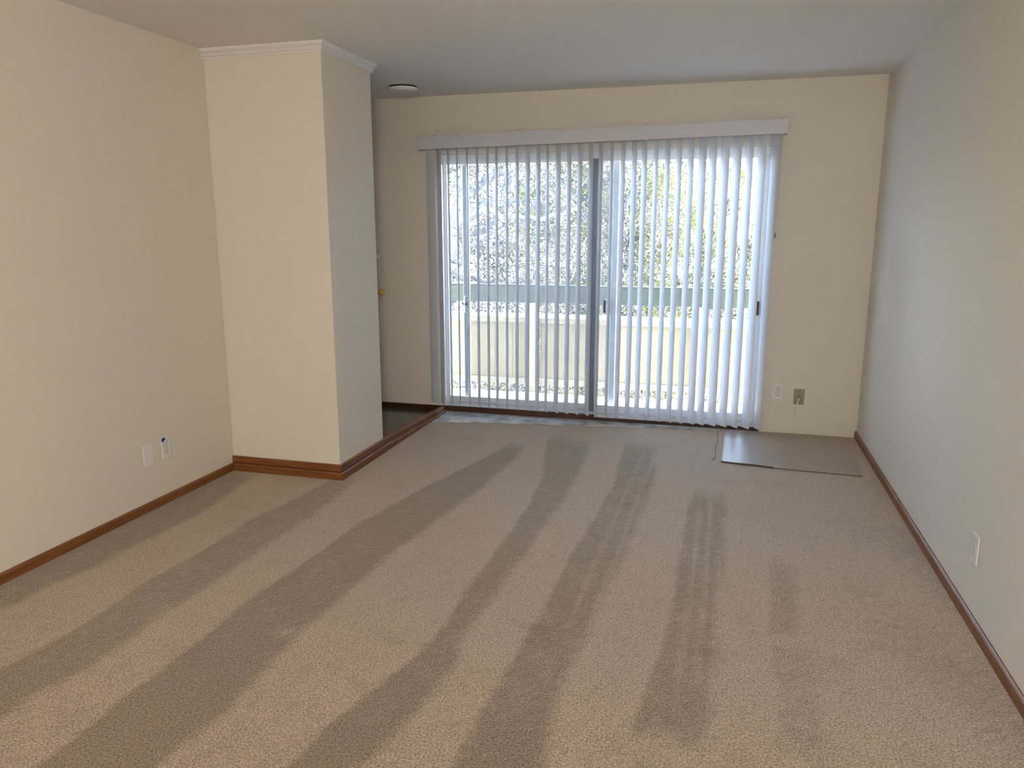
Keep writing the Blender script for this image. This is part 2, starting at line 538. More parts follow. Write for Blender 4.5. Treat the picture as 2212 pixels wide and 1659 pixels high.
# crown moulding round the top of the partition: stepped profile swept along its front and side
prof = [(0.0, 2.388), (0.008, 2.388), (0.008, 2.394), (0.004, 2.397), (0.012, 2.402), (0.018, 2.408), (0.018, 2.413), (0.014, 2.416), (0.026, 2.424), (0.032, 2.430), (0.032, 2.4399), (0.0, 2.4399)]
bm = bmesh.new()
rows = []
for base, dirv in [((XL, Y1), (0, -1)), ((XC, Y1), (1, -1)), ((XC, Y2 + 0.0), (1, 1)), ((XL + 0.12, Y2), (0, 1))]:
    rows.append([bm.verts.new((base[0] + dirv[0] * d, base[1] + dirv[1] * d, z)) for d, z in prof])
for a, b in zip(rows, rows[1:]):
    for k in range(len(prof)):
        k2 = (k + 1) % len(prof)
        bm.faces.new((a[k], b[k], b[k2], a[k2]))
struct('trim_1', bm, 'crown', label='white stepped crown moulding')

# baseboards
def base_profile(h, t):
    return [(0, 0.0), (t, 0.0), (t, h - 0.008), (t - 0.004, h - 0.002), (t - 0.007, h), (0, h)]

def sweep(name, path, prof, m, label=None):
    """path: list of ((x, y), (nx, ny)) base point and outward mitre direction"""
    bm = bmesh.new()
    rows = []
    for (x, y), (nx_, ny_) in path:
        rows.append([bm.verts.new((x + nx_ * d, y + ny_ * d, z)) for d, z in prof])
    for a, b in zip(rows, rows[1:]):
        for k in range(len(prof)):
            k2 = (k + 1) % len(prof)
            bm.faces.new((a[k], b[k], b[k2], a[k2]))
    bm.faces.new(rows[0])
    bm.faces.new(rows[-1][::-1])
    return struct(name, bm, m, label=label)

sweep('baseboard_left', [((XL, YR), (1, 0)), ((XL, Y1), (1, 0))], base_profile(0.047, 0.013), 'wood')
sweep('baseboard_right', [((XR, YR), (-1, 0)), ((XR, 2.92), (-1, 0))], base_profile(0.050, 0.013), 'wood')
sweep('baseboard_right', [((XR, 2.922), (-1, 0)), ((XR, YB), (-1, 0))], base_profile(0.050, 0.013), 'wood')
low = base_profile(0.046, 0.026)
upp = [(0, 0.046), (0.012, 0.046), (0.012, 0.084), (0.008, 0.089), (0, 0.090)]
sweep('baseboard_partition', [((XL + 0.013, Y1), (0, -1)), ((XC, Y1), (1, -1)), ((XC, Y2), (1, 0))], low, 'wood_x', 'lower board of the two-step wooden base')
sweep('baseboard_partition', [((XL + 0.001, Y1), (0, -1)), ((XC, Y1), (1, -1)), ((XC, Y2), (1, 0))], upp, 'wood_x', 'upper board of the two-step wooden base')

seam = [(0, 0.0462), (0.0150, 0.0462), (0.0150, 0.0490), (0, 0.0490)]
sweep('baseboard_partition', [((XL + 0.013, Y1), (0, -1)), ((XC, Y1), (1, -1)), ((XC, Y2), (1, 0))], seam, 'joint', 'dark seam between the two base boards')

# low wooden curb that carries the base on to the window wall, with its inner board
def curb(name, x0, x1, ys, zs, m, label):
    bm = bmesh.new()
    rows = []
    for y, z in zip(ys, zs):
        rows.append([bm.verts.new(p) for p in ((x0, y, 0.0), (x1, y, 0.0), (x1, y, z - 0.006), (x1 - 0.004, y, z), (x0, y, z))])
    for a, b in zip(rows, rows[1:]):
        for k in range(5):
            bm.faces.new((a[k], b[k], b[(k + 1) % 5], a[(k + 1) % 5]))
    bm.faces.new(rows[0]); bm.faces.new(rows[-1][::-1])
    return struct(name, bm, m, label=label)
curb('trim_2', XC - 0.034, XC + 0.002, [Y2 + 0.001, 4.9, 5.2, 5.5, 5.705], [0.082, 0.068, 0.056, 0.046, 0.040], 'wood', 'wooden curb between carpet and entry floor, inner board')
curb('trim_3', XC + 0.0025, XC + 0.022, [Y2 + 0.001, 4.9, 5.2, 5.5, 5.705], [0.046, 0.036, 0.028, 0.022, 0.020], 'wood', 'wooden curb between carpet and entry floor, outer board')

# entry floor behind the curb, glossy landing strip under the glass door
struct('floor_entry', BX(XL, XC - 0.035, Y2, YB, 0.0005, 0.006), 'entry', label='dark glossy entry floor behind the partition')
bm = prism(bmesh.new(), [(XC + 0.024, 5.34), (-1.62, 5.43), (-1.18, 5.50), (-0.5, 5.60), (0.30, 5.68), (0.30, 5.7175), (XC + 0.024, 5.7175)], 0.0005, 0.006)
struct('floor_landing', bm, 'landing', label='narrow glossy floor strip along the glass door')
# dark base under the window wall, then a painted shadow line at the sill
bm = BX(XL, XC + 0.02, 5.704, 5.7175, 0.006, 0.046, bevel=0.002)
struct('baseboard_back_and_shade', bm, 'wood_dark')
bm = BX(XC + 0.021, -0.92, 5.704, 5.7175, 0.006, 0.050, bevel=0.002)
struct('baseboard_back_and_shade', bm, 'wood_dark')
bm = BX(-0.918, DX1, 5.704, 5.7175, 0.006, 0.030, bevel=0.002)
struct('baseboard_back_and_shade', bm, 'joint')  # dark strip standing in for the shadow line along the sill

# ------------------------------------------------------------------ sliding glass door (door_1)
d1 = empty('door_1', ((DX0 + DX1) / 2, 5.78, 0))
d1['kind'] = 'structure'
d1['label'] = 'sliding glass patio door with white frame and insect screen'
def part(name, bm, m, parent, label=None, smooth=False):
    """mesh given in world coordinates, parented to an unrotated empty"""
    o = obj(name, bm, m, None, smooth)
    off = parent.location
    p = parent.parent
    while p:
        off = off + p.location
        p = p.parent
    for v in o.data.vertices:
        v.co -= off
    o.parent = parent
    if label:
        o['label'] = label
    return o
def sub(name, bm, m, parent, label=None, smooth=False):
    o = obj(name, bm, m, None, smooth)
    off = parent.parent.location if parent.parent else parent.location
    for v in o.data.vertices:
        v.co -= off
    o.parent = parent
    if label:
        o['label'] = label
    return o
fb = bmesh.new()
box(fb, DX0 + 0.001, DX0 + 0.020, 5.735, 5.856, DZ0, DZ1 - 0.001)
box(fb, DX0 + 0.020, DX0 + 0.034, 5.776, 5.784, DZ0, DZ1 - 0.001)
box(fb, DX0 + 0.020, DX0 + 0.040, 5.815, 5.823, DZ0, DZ1 - 0.001)
part('left_jamb', fb, 'frame_white', d1)
fb = bmesh.new()
box(fb, DX1 - 0.024, DX1 - 0.001, 5.735, 5.856, DZ0, DZ1 - 0.001)
box(fb, DX1 - 0.040, DX1 - 0.024, 5.776, 5.784, DZ0, DZ1 - 0.001)
part('right_jamb', fb, 'frame_white', d1)
fb = bmesh.new()
box(fb, DX0 + 0.020, DX1 - 0.024, 5.735, 5.856, DZ1 - 0.026, DZ1 - 0.001)
box(fb, DX0 + 0.020, DX1 - 0.024, 5.735, 5.742, DZ1 - 0.052, DZ1 - 0.026)
box(fb, DX0 + 0.020, DX1 - 0.024, 5.776, 5.784, DZ1 - 0.046, DZ1 - 0.026)
part('head_track', fb, 'frame_white', d1)
fb = bmesh.new()
box(fb, DX0 + 0.020, DX1 - 0.024, 5.719, 5.86, 0.016, 0.052)
box(fb, DX0 + 0.020, DX1 - 0.024, 5.757, 5.763, 0.052, 0.064)
box(fb, DX0 + 0.020, DX1 - 0.024, 5.797, 5.803, 0.052, 0.064)
box(fb, DX0 + 0.020, DX1 - 0.024, 5.837, 5.843, 0.052, 0.064)
part('sill_track', fb, 'alu', d1)

def sash(x0, x1, y, z0, z1, ml, mr, wl, wr, top, bot, pane, t=0.026):
    out = []
    out.append(part('stile', BX(x0, x0 + wl, y - t / 2, y + t / 2, z0, z1, bevel=0.003), ml, d1))
    out.append(part('stile', BX(x1 - wr, x1, y - t / 2, y + t / 2, z0, z1, bevel=0.003), mr, d1))
    out.append(part('top_rail', BX(x0 + wl, x1 - wr, y - t / 2, y + t / 2, z1 - top, z1, bevel=0.003), 'frame_white', d1))
    out.append(part('bottom_rail', BX(x0 + wl, x1 - wr, y - t / 2, y + t / 2, z0, z0 + bot, bevel=0.003), 'alu', d1))
    out.append(part('glass_pane' if pane == 'glass' else 'screen_mesh', BX(x0 + wl, x1 - wr, y - 0.0025, y + 0.0025, z0 + bot, z1 - top) if pane == 'glass' else BX(x0 + wl, x1 - wr, y - 0.0004, y + 0.0004, z0 + bot, z1 - top), pane, d1))
    return out
# fixed glass (left), sliding glass (right), insect screen (outside, left)
sash(DX0 + 0.022, -0.930, 5.800, 0.064, 1.985, 'frame_white', 'alu_dark', 0.020, 0.072, 0.040, 0.050, 'glass')
sr = sash(-0.968, DX1 - 0.028, 5.760, 0.064, 1.985, 'alu_dark', 'alu', 0.038, 0.050, 0.045, 0.055, 'glass')
ss = sash(-2.012, -0.784, 5.840, 0.064, 1.985, 'screen_frame', 'screen_frame', 0.053, 0.048, 0.040, 0.045, 'screen', t=0.014)
# bright edge strip on the meeting stile
part('weather_strip', BX(-0.930, -0.918, 5.775, 5.812, 0.064, 1.985), 'frame_white', d1)
# sliding door pull at the right jamb
h = sub('pull_handle', BX(0.228, 0.246, 5.722, 5.747, 0.85, 0.95, bevel=0.004, seg=2), 'black', sr[1], 'black pull handle')
# screen handle: two dark grips on the screen stile
sub('pull_handle', BX(-0.878, -0.860, 5.790, 5.832, 0.83, 0.93, bevel=0.003), 'black', ss[1], 'black screen pull')
sub('pull_handle', BX(-0.845, -0.822, 5.790, 5.832, 0.825, 0.935, bevel=0.003), 'black', ss[1], 'black screen pull')
# latch plate with screws on the screen's left stile
lp = sub('latch_plate', BX(-2.004, -1.966, 5.828, 5.8325, 0.80, 0.93, bevel=0.002), 'metal', ss[0])
bm = bmesh.new()
for z in (0.92, 0.81):
    lathe(bm, [(0.005, 0), (0.005, -0.003), (0.002, -0.004)], 10, 'y', (-1.985, 5.828, z))
box(bm, -2.000, -1.988, 5.822, 5.828, 0.855, 0.875)
box(bm, -1.982, -1.974, 5.824, 5.828, 0.845, 0.885)
sub('latch_bolt', bm, 'dark', ss[0])

# ------------------------------------------------------------------ vertical blinds
vb = empty('vertical_blind', (-0.95, 5.66, 2.05))
tag(vb, 'white vertical blinds with open vanes and valance over the sliding glass door', 'blinds')
vx0, vx1 = -2.278, 0.355
def vz(x, base):        # the valance hangs slightly out of level, left end lower
    return base + 0.036 * (x - vx0) / (vx1 - vx0)
bm = bmesh.new()
def slab(bm, x0, x1, y0, y1, za, zb):
    vs = [bm.verts.new((x, y, vz(x, z))) for x in (x0, x1) for y in (y0, y1) for z in (za, zb)]
    idx = [(0, 1, 3, 2), (4, 6, 7, 5), (0, 4, 5, 1), (2, 3, 7, 6), (1, 5, 7, 3), (0, 2, 6, 4)]
    for f in idx:
        bm.faces.new([vs[i] for i in f])
    return bm
part('valance', slab(bm, vx0, vx1, 5.592, 5.598, 2.043, 2.137), 'valance', vb)
part('valance_lip', slab(bmesh.new(), vx0, vx1, 5.589, 5.5918, 2.130, 2.138), 'valance', vb)
part('valance_return', slab(bmesh.new(), vx0, vx0 + 0.006, 5.598, 5.716, 2.043, 2.137), 'valance', vb)
part('valance_return', slab(bmesh.new(), vx1 - 0.006, vx1, 5.598, 5.716, 2.043, 2.137), 'valance', vb)
part('head_rail', slab(bmesh.new(), vx0 + 0.03, vx1 - 0.03, 5.635, 5.675, 2.095, 2.125), 'alu', vb)
for x in (-2.15, -1.47, -0.58, 0.315):
    part('bracket', box(bmesh.new(), x - 0.012, x + 0.012, 5.600, 5.717, vz(x, 2.1375), vz(x, 2.1415)), 'alu_dark', vb)
for x in (-0.575, 0.312):
    part('clip', box(bmesh.new(), x - 0.006, x + 0.006, 5.588, 5.6, vz(x, 2.036), vz(x, 2.0425)), 'plate', vb)
VANES = [(-2.06, -29.75), (-1.99, -27.0), (-1.91, -27.25), (-1.83, -31.0), (-1.75, -30.5), (-1.68, -29.75), (-1.6, -28.5), (-1.52, -31.5), (-1.44, -37.0), (-1.36, -34.25), (-1.29, -26.75), (-1.21, -36.5), (-1.13, -33.5), (-1.05, -32.5), (-0.97, -32.25), (-0.9, -28.0), (-0.82, -24.0), (-0.74, -29.75), (-0.66, -31.5), (-0.59, -30.75), (-0.51, -27.0), (-0.43, -28.5), (-0.35, -30.0), (-0.27, -31.25), (-0.19, -37.75), (-0.12, -35.5), (-0.04, -42.25), (0.04, -39.5), (0.12, -33.25), (0.2, -37.25), (0.28, -27.5)]
VANES = [(-2.205, -62.0), (-2.135, -42.0)] + VANES
PROTO = None
for i, (x, a) in enumerate(VANES):
    t = (x + 2.2) / 2.45
    bot = 0.085 - 0.050 * t
    top = 2.088
    w = 0.089
    if PROTO is None:
        bm = bmesh.new()
        n = 6
        cols = []
        for k in range(n + 1):
            s = -1 + 2 * k / n
            bow = 0.0055 * (1 - s * s)
            cols.append([(s * w / 2, bow)])
        ring = [(c[0][0], c[0][1]) for c in cols] + [(c[0][0], c[0][1] - 0.0011) for c in reversed(cols)]
        lo = [bm.verts.new((px, py, 0)) for px, py in ring]
        hi = [bm.verts.new((px, py, 1)) for px, py in ring]
        N = len(ring)
        for k in range(N):
            bm.faces.new((lo[k], lo[(k + 1) % N], hi[(k + 1) % N], hi[k]))
        for k in range(n):
            bm.faces.new((lo[k], lo[N - 1 - k], lo[N - 2 - k], lo[k + 1]))
            bm.faces.new((hi[k], hi[k + 1], hi[N - 2 - k], hi[N - 1 - k]))
        PROTO = obj('vane', bm, 'vane', None, smooth=False)
        o = PROTO
    else:
        o = PROTO.copy()
        COL.objects.link(o)
    o.parent = vb
    th = math.radians(a)        # angle from the room's depth axis, negative = far edge to the left
    # local x axis -> (sin th, cos th)
    o.rotation_euler = (0, 0, math.pi / 2 - th)
    o.location = Vector((x, 5.655, bot)) - vb.location
    o.scale = (1, 1, top - bot)
# tilt chain hanging at the right end
bm = tube(bmesh.new(), [(0.327, 5.628, 2.08), (0.326, 5.628, 1.8), (0.322, 5.628, 1.5), (0.318, 5.628, 1.43)], 0.0022, 6)
part('tilt_chain', bm, 'valance', vb)
bm = lathe(bmesh.new(), [(0.002, 0.0), (0.005, 0.005), (0.006, 0.03), (0.003, 0.036)], 10, 'z', (0.318, 5.628, 1.394))
part('chain_weight', bm, 'alu_dark', vb, smooth=True)

# ------------------------------------------------------------------ smoke detector
det = empty('smoke_detector', (-2.245, 5.271, H))
tag(det, 'round white smoke detector on the ceiling beside the boxed-out partition', 'detector')
part('shadow_ring', lathe(bmesh.new(), [(0.096, 0.0), (0.096, -0.013)], 36, 'z', (-2.245, 5.271, H)), 'dark', det, 'dark ring coloured as the shadow above the cover')  # black ring stands in for shadow between cover and ceiling
part('cover', lathe(bmesh.new(), [(0.100, -0.013), (0.104, -0.015), (0.104, -0.024), (0.101, -0.026), (0.092, -0.0265), (0.091, -0.031), (0.088, -0.033), (0.050, -0.034), (0.001, -0.0345)], 40, 'z', (-2.245, 5.271, H)), 'plate', det, smooth=True)
part('mount_ring', lathe(bmesh.new(), [(0.15, 0.0), (0.15, -0.0012), (0.145, -0.002)], 40, 'z', (-2.245, 5.271, H)), 'ceiling', det)

# ------------------------------------------------------------------ outlets and plates
def duplex(name, loc, rz, label, m='plate', group='white duplex outlets'):
    """plate faces local -y"""
    t = empty(name, loc, rz)
    tag(t, label, 'outlet')
    if group:
        t['group'] = group
    pl = obj('cover_plate', box(bmesh.new(), -0.036, 0.036, -0.006, 0, -0.057, 0.057, bevel=0.0035, seg=2), m, t)
    for s in (1, -1):
        bm = bmesh.new()
        cz = s * 0.0195
        pts = []
        for k in range(28):
            a = 2 * math.pi * k / 28
            x, z = 0.0175 * math.cos(a), 0.0175 * math.sin(a)
            z = max(-0.0135, min(0.0135, z))
            pts.append((x, z))
        lo = [bm.verts.new((x, -0.006, cz + z)) for x, z in pts]
        hi = [bm.verts.new((x * 0.96, -0.0082, cz + z * 0.96)) for x, z in pts]
        for k in range(28):
            bm.faces.new((lo[k], lo[(k + 1) % 28], hi[(k + 1) % 28], hi[k]))
        bm.faces.new(hi)
        rc = obj('receptacle', bm, m, t)
        # dark gap line round the receptacle
        bm = bmesh.new()
        lo = [bm.verts.new((x * 1.07, -0.0062, cz + z * 1.09)) for x, z in pts]
        hi = [bm.verts.new((x * 1.07, -0.0064, cz + z * 1.09)) for x, z in pts]
        for k in range(28):
            bm.faces.new((lo[k], lo[(k + 1) % 28], hi[(k + 1) % 28], hi[k]))
        bm.faces.new(hi)
        bm.faces.new(lo[::-1])
        obj('gap', bm, 'joint', rc)
        bm = bmesh.new()
        box(bm, -0.0080, -0.0056, -0.0085, -0.007, cz - 0.001, cz + 0.0085)
        box(bm, 0.0056, 0.0080, -0.0085, -0.007, cz - 0.000, cz + 0.0080)
        lathe(bm, [(0.0029, -0.007), (0.0029, -0.0085)], 12, 'y', (0, 0, cz - 0.0080))
        obj('slot', bm, 'dark', rc)
    sc = lathe(bmesh.new(), [(0.0026, -0.006), (0.0026, -0.0072), (0.0012, -0.0076)], 12, 'y', (0, 0, 0))
    obj('screw', sc, 'metal', t)
    return t
duplex('wall_outlet', (0.413, YB, 0.309), 0, 'white duplex outlet on the window wall, between the blinds and the tan cable plate', group=None)
duplex('wall_outlet', (XR, 3.045, 0.289), math.radians(-90), 'white duplex outlet low on the right-hand wall, above its baseboard', group=None)
duplex('wall_outlet', (XL, 3.351, 0.303), math.radians(90), 'white duplex outlet with blue tape on its corner, on the left-hand wall', group=None)
# masking tape stuck on the upper left corner of the left-hand outlet
tp = empty('masking_tape', (XL + 0.0085, 3.330, 0.350))
bm = bmesh.new()
pts = [(-0.016, 0.008), (-0.006, 0.012), (0.008, 0.010), (0.016, 0.000), (0.004, -0.003), (-0.006, -0.013), (-0.015, -0.006)]
lo = [bm.verts.new((XL + 0.0068, 3.330 + a, 0.350 + b)) for a, b in pts]
hi = [bm.verts.new((XL + 0.0078 + 0.002 * (a > 0), 3.330 + a, 0.350 + b)) for a, b in pts]
for k in range(len(pts)):
    bm.faces.new((lo[k], lo[(k + 1) % len(pts)], hi[(k + 1) % len(pts)], hi[k]))
bm.faces.new(hi); bm.faces.new(lo[::-1])
bpy.data.objects.remove(tp)
tape = obj('masking_tape', bm, 'tape')
tag(tape, 'torn scrap of blue masking tape on the left-hand wall outlet', 'tape')

# blank plate left of it
bp_ = empty('blank_wall_plate', (XL, 3.214, 0.300), math.radians(90))
tag(bp_, 'blank white cover plate on the left-hand wall beside the taped outlet', 'wall plate')
obj('cover_plate', box(bmesh.new(), -0.036, 0.036, -0.006, 0, -0.057, 0.057, bevel=0.0035, seg=2), 'plate', bp_)
for z in (0.042, -0.042):
    obj('screw', lathe(bmesh.new(), [(0.003, -0.006), (0.003, -0.0068), (0.001, -0.007)], 12, 'y', (0, 0, z)), 'plate', bp_)

# tan cable plate with white cable
cp = empty('cable_wall_plate', (0.559, YB, 0.276))
tag(cp, 'tan cable cover plate on the window wall near the right corner', 'wall plate')
obj('cover_plate', box(bmesh.new(), -0.036, 0.036, -0.006, 0, -0.057, 0.057, bevel=0.003, seg=2), 'tan', cp)
obj('screw', lathe(bmesh.new(), [(0.0032, -0.006), (0.0032, -0.0068), (0.001, -0.007)], 12, 'y', (0, 0, 0.042)), 'dark', cp)
obj('screw', lathe(bmesh.new(), [(0.0032, -0.006), (0.0032, -0.0068), (0.001, -0.007)], 12, 'y', (0.001, 0, -0.042)), 'dark', cp)
obj('cable_hole', lathe(bmesh.new(), [(0.0078, -0.006), (0.0078, -0.0064)], 16, 'y', (0, 0, -0.002)), 'dark', cp)
cbl = tube(bmesh.new(), smooth_path([(0.559, YB - 0.004, 0.272), (0.558, YB - 0.018, 0.266), (0.552, YB - 0.024, 0.235), (0.544, YB - 0.022, 0.195), (0.541, YB - 0.02, 0.150), (0.540, YB - 0.02, 0.105)], 5), 0.0042, 8)
c_ = obj('cable', cbl, 'cable', None, smooth=True)
tag(c_, 'white coaxial cable hanging from the tan wall plate', 'cable')

# ------------------------------------------------------------------ front door (mostly hidden behind the partition): door_2
dx = -2.71
d2 = empty('door_2', (dx, 5.2, 0))
d2['kind'] = 'structure'
d2['label'] = 'entry door hidden behind the partition, only knob and deadbolt show'
part('door_leaf', BX(XL + 0.002, dx, 4.80, 5.70, 0.012, 2.03, bevel=0.002), 'crown', d2)
kz, ky = 0.962, 5.615
part('door_knob', lathe(bmesh.new(), [(0.032, 0.0), (0.033, 0.005), (0.014, 0.010), (0.011, 0.022), (0.012, 0.052), (0.016, 0.060), (0.017, 0.066), (0.012, 0.070), (0.026, 0.076), (0.031, 0.084), (0.031, 0.092), (0.024, 0.100), (0.010, 0.103)], 28, 'x', (dx, ky, kz)), 'brass', d2, 'brass door knob', smooth=True)
part('deadbolt', lathe(bmesh.new(), [(0.030, 0.0), (0.031, 0.010), (0.026, 0.018), (0.020, 0.075), (0.018, 0.078), (0.006, 0.079)], 24, 'x', (dx, ky, 1.243)), 'crown', d2, 'off-white deadbolt turn', smooth=True)

# ------------------------------------------------------------------ smooth floor mat by the right end of the door
bm = prism(bmesh.new(), [(0.045, 4.862), (0.34, 4.825), (0.86, 4.79), (0.88, 5.70), (0.31, 5.70), (0.31, 5.665), (0.06, 5.655)], 0.0005, 0.006)
fm = empty('floor_mat', (0.45, 5.2, 0.0))
tag(fm, 'smooth beige floor mat on the carpet below the window-wall outlets', 'mat')
part('mat_sheet', bm, 'mat', fm)
bm = tube(bmesh.new(), smooth_path([(0.040, 4.866, 0.005), (0.10, 4.852, 0.006), (0.16, 4.842, 0.007), (0.24, 4.838, 0.006), (0.355, 4.818, 0.005)], 4), [0.006] * 17, 6)
part('curled_edge', bm, 'mat_edge', fm, 'dark curled front edge')
bm = tube(bmesh.new(), smooth_path([(0.355, 4.816, 0.003), (0.6, 4.802, 0.003), (0.86, 4.786, 0.003)], 4), 0.0022, 6)
part('front_edge', bm, 'mat_edge', fm)
th = obj('loose_thread', tube(bmesh.new(), smooth_path([(0.012, 5.62, 0.003), (0.010, 5.35, 0.003), (0.002, 5.2, 0.003), (0.0, 4.95, 0.004), (-0.015, 4.90, 0.004)], 5), 0.0022, 5), 'mat_edge')
tag(th, 'thin dark loose thread on the carpet left of the floor mat', 'thread')

# ------------------------------------------------------------------ balcony
struct('balcony_floor', BX(-5.2, 2.6, YB + WT + 0.002, 7.11, -0.25, -0.115), 'deck', label='sunlit cream balcony floor')
br = empty('balcony_railing', (-0.95, 7.2, -0.1))
tag(br, 'cream panelled balcony railing with white ledge and green top rail', 'railing')
RX0, RX1 = -5.2, 2.6
part('top_rail', BX(RX0, RX1, 7.150, 7.188, 0.757, 0.918, bevel=0.004), 'rail_green', br, 'green top rail')
part('cap', BX(RX0, RX1, 7.150, 7.24, 0.9185, 0.930, bevel=0.002), 'rail_green', br)
part('ledge', BX(RX0, RX1, 7.17, 7.29, 0.612, 0.640, bevel=0.003), 'ledge', br, 'white ledge')
part('fascia', BX(RX0, RX1, 7.185, 7.205, 0.560, 0.6118, bevel=0.002), 'cream_light', br)
posts = [-4.85, -3.30, -1.752, -0.172, 1.40]
for x in posts:
    part('post', BX(x - 0.046, x + 0.046, 7.13, 7.184, -0.22, 0.7568, bevel=0.003), 'cream_light', br)
for a, b in zip([RX0] + posts, posts + [RX1]):
    w0, w1 = a + 0.0465, b - 0.0465
    if w1 - w0 < 0.2:
        continue
    n = 8
    for k in range(n):
        p0 = w0 + (w1 - w0) * k / n
        p1 = w0 + (w1 - w0) * (k + 1) / n - 0.003
        part('board', BX(p0, p1, 7.208, 7.224, -0.02, 0.612), 'cream', br)
    part('bottom_rail', BX(w0, w1, 7.185, 7.225, -0.048, 0.0095, bevel=0.002), 'cream_light', br)
struct('wall_exterior', BX(XL - WT - 2.2, DX0 - 0.05, YB + WT + 0.002, YB + WT + 0.03, -0.1, 2.7), 'stucco')
struct('wall_exterior', BX(DX1 + 0.05, XR + WT + 1.5, YB + WT + 0.002, YB + WT + 0.03, -0.1, 2.7), 'stucco')
struct('ground', BX(-60, 60, 7.3, 120, -3.3, -3.0), 'ground', label='pale ground below the balcony')

# ------------------------------------------------------------------ trees
def leaves(name, parent, centers, radii, n, size, mats, weights, clip):
    """folded leaf quads scattered in soft clusters"""
    C = np.array(centers); Rr = np.array(radii)
    idx = RNG.integers(0, len(C), n)
    g = RNG.standard_normal((n, 3)) * 0.55
    P = C[idx] + g * Rr[idx][:, None]
    keep = ((P[:, 0] > clip[0]) & (P[:, 0] < clip[1]) & (P[:, 1] > clip[2]) & (P[:, 1] < clip[3]) & (P[:, 2] > clip[4]) & (P[:, 2] < clip[5]))
    P = P[keep]; n = len(P)
    a = RNG.standard_normal((n, 3)); a /= np.linalg.norm(a, axis=1)[:, None]
    b = np.cross(a, RNG.standard_normal((n, 3))); b /= np.linalg.norm(b, axis=1)[:, None]
    s = size * RNG.uniform(0.6, 1.3, n)[:, None]
    nrm = np.cross(a, b)
    v0 = P - a * s; v1 = P + b * s * 0.42 + nrm * s * 0.12; v2 = P + a * s; v3 = P - b * s * 0.42 + nrm * s * 0.12
    V = np.stack([v0, v1, v2, v3], 1).reshape(-1, 3).astype(np.float32)
    me = bpy.data.meshes.new(name)
    me.vertices.add(len(V)); me.vertices.foreach_set('co', V.ravel())
    k = np.arange(n) * 4
    tri = np.stack([k, k + 1, k + 2, k, k + 2, k + 3], 1).ravel().astype(np.int32)
    me.loops.add(len(tri)); me.loops.foreach_set('vertex_index', tri)
    nt = n * 2
    me.polygons.add(nt)
    me.polygons.foreach_set('loop_start', (np.arange(nt) * 3).astype(np.int32))
    for m in mats:
        me.materials.append(M[m])
    # material per cluster, so the tree shows patches
    cm = RNG.choice(len(mats), len(C), p=weights)
    mi = cm[idx[keep]]
    fl = RNG.random(n) < 0.25
    mi = np.where(fl, RNG.choice(len(mats), n, p=weights), mi)
    me.polygons.foreach_set('material_index', np.repeat(mi, 2).astype(np.int32))
    me.update(); me.validate()
    o = bpy.data.objects.new(name, me)
    COL.objects.link(o)
    off = parent.location
    me.transform(Matrix.Translation(-off))
    o.parent = parent
    o['kind'] = 'stuff'
    return o

def twigs(parent, x0, x1, y0, y1, z0, z1, n, L=(0.25, 0.8)):
    V = []; F = []
    for i in range(n):
        p = Vector((random.uniform(x0, x1), random.uniform(y0, y1), random.uniform(z0, z1)))
        d = Vector((random.uniform(-1, 1), random.uniform(-0.6, 0.6), random.uniform(-1.1, 1.1))).normalized()
        l = random.uniform(*L); r = random.uniform(0.004, 0.010)
        bend = Vector((random.uniform(-1, 1), 0, random.uniform(-1, 1))) * l * 0.18
        s = d.cross(Vector((0, 1, 0.1))).normalized() * r
        q = d.cross(s).normalized() * r
        k = len(V)
        for c, rr in ((p, 1), (p + d * l * 0.5 + bend, 0.8), (p + d * l, 0.4)):
            V += [c + s * rr, c - s * 0.5 * rr + q * rr, c - s * 0.5 * rr - q * rr]
        for j in (0, 3):
            for m in range(3):
                a, b = k + j + m, k + j + (m + 1) % 3
                F.append((a, b, b + 3, a + 3))
    me = bpy.data.meshes.new('twigs')
    off = parent.location
    me.from_pydata([tuple(v - off) for v in V], [], F)
    me.materials.append(M['twig'])
    o = bpy.data.objects.new('twigs', me)
    COL.objects.link(o)
    o.parent = parent
    o['kind'] = 'stuff'
    return o

def rnd_centers(n, x0, x1, y0, y1, z0, z1):
    return [(random.uniform(x0, x1), random.uniform(y0, y1), random.uniform(z0, z1)) for _ in range(n)]

def limb(name, parent, pts, r0, r1, n=6, jit=0.02, seg=9):
    path = smooth_path(pts, n, jit)
    k = len(path)
    rad = [r0 + (r1 - r0) * i / (k - 1) + random.uniform(-0.06, 0.06) * r0 for i in range(k)]
    return part(name, tube(bmesh.new(), path, rad, seg), 'bark', parent, smooth=True)

# gnarled grey tree at the left
t1 = empty('gnarled_tree', (-3.9, 10.5, -3.0))
tag(t1, 'gnarled tree with thick twisting grey branches beyond the left end of the balcony', 'tree')
limb('trunk', t1, [(-3.95, 10.5, -3.0), (-3.95, 10.5, -0.4), (-3.86, 10.5, 0.49), (-3.80, 10.5, 1.02), (-3.72, 10.5, 1.54), (-3.61, 10.5, 1.92), (-3.75, 10.5, 2.4), (-3.95, 10.6, 3.2)], 0.14, 0.08)
limb('branch', t1, [(-3.62, 10.5, 1.76), (-3.47, 10.5, 1.95), (-3.3, 10.5, 2.08), (-3.1, 10.5, 2.17), (-2.93, 10.5, 2.24), (-2.5, 10.5, 2.5)], 0.060, 0.025)
limb('branch', t1, [(-3.68, 10.4, 1.5), (-3.51, 10.3, 1.57), (-3.31, 10.2, 1.66), (-3.11, 10.2, 1.69), (-2.95, 10.2, 1.61), (-2.72, 10.2, 1.61), (-2.4, 10.2, 1.59), (-1.9, 10.2, 1.70)], 0.055, 0.020)
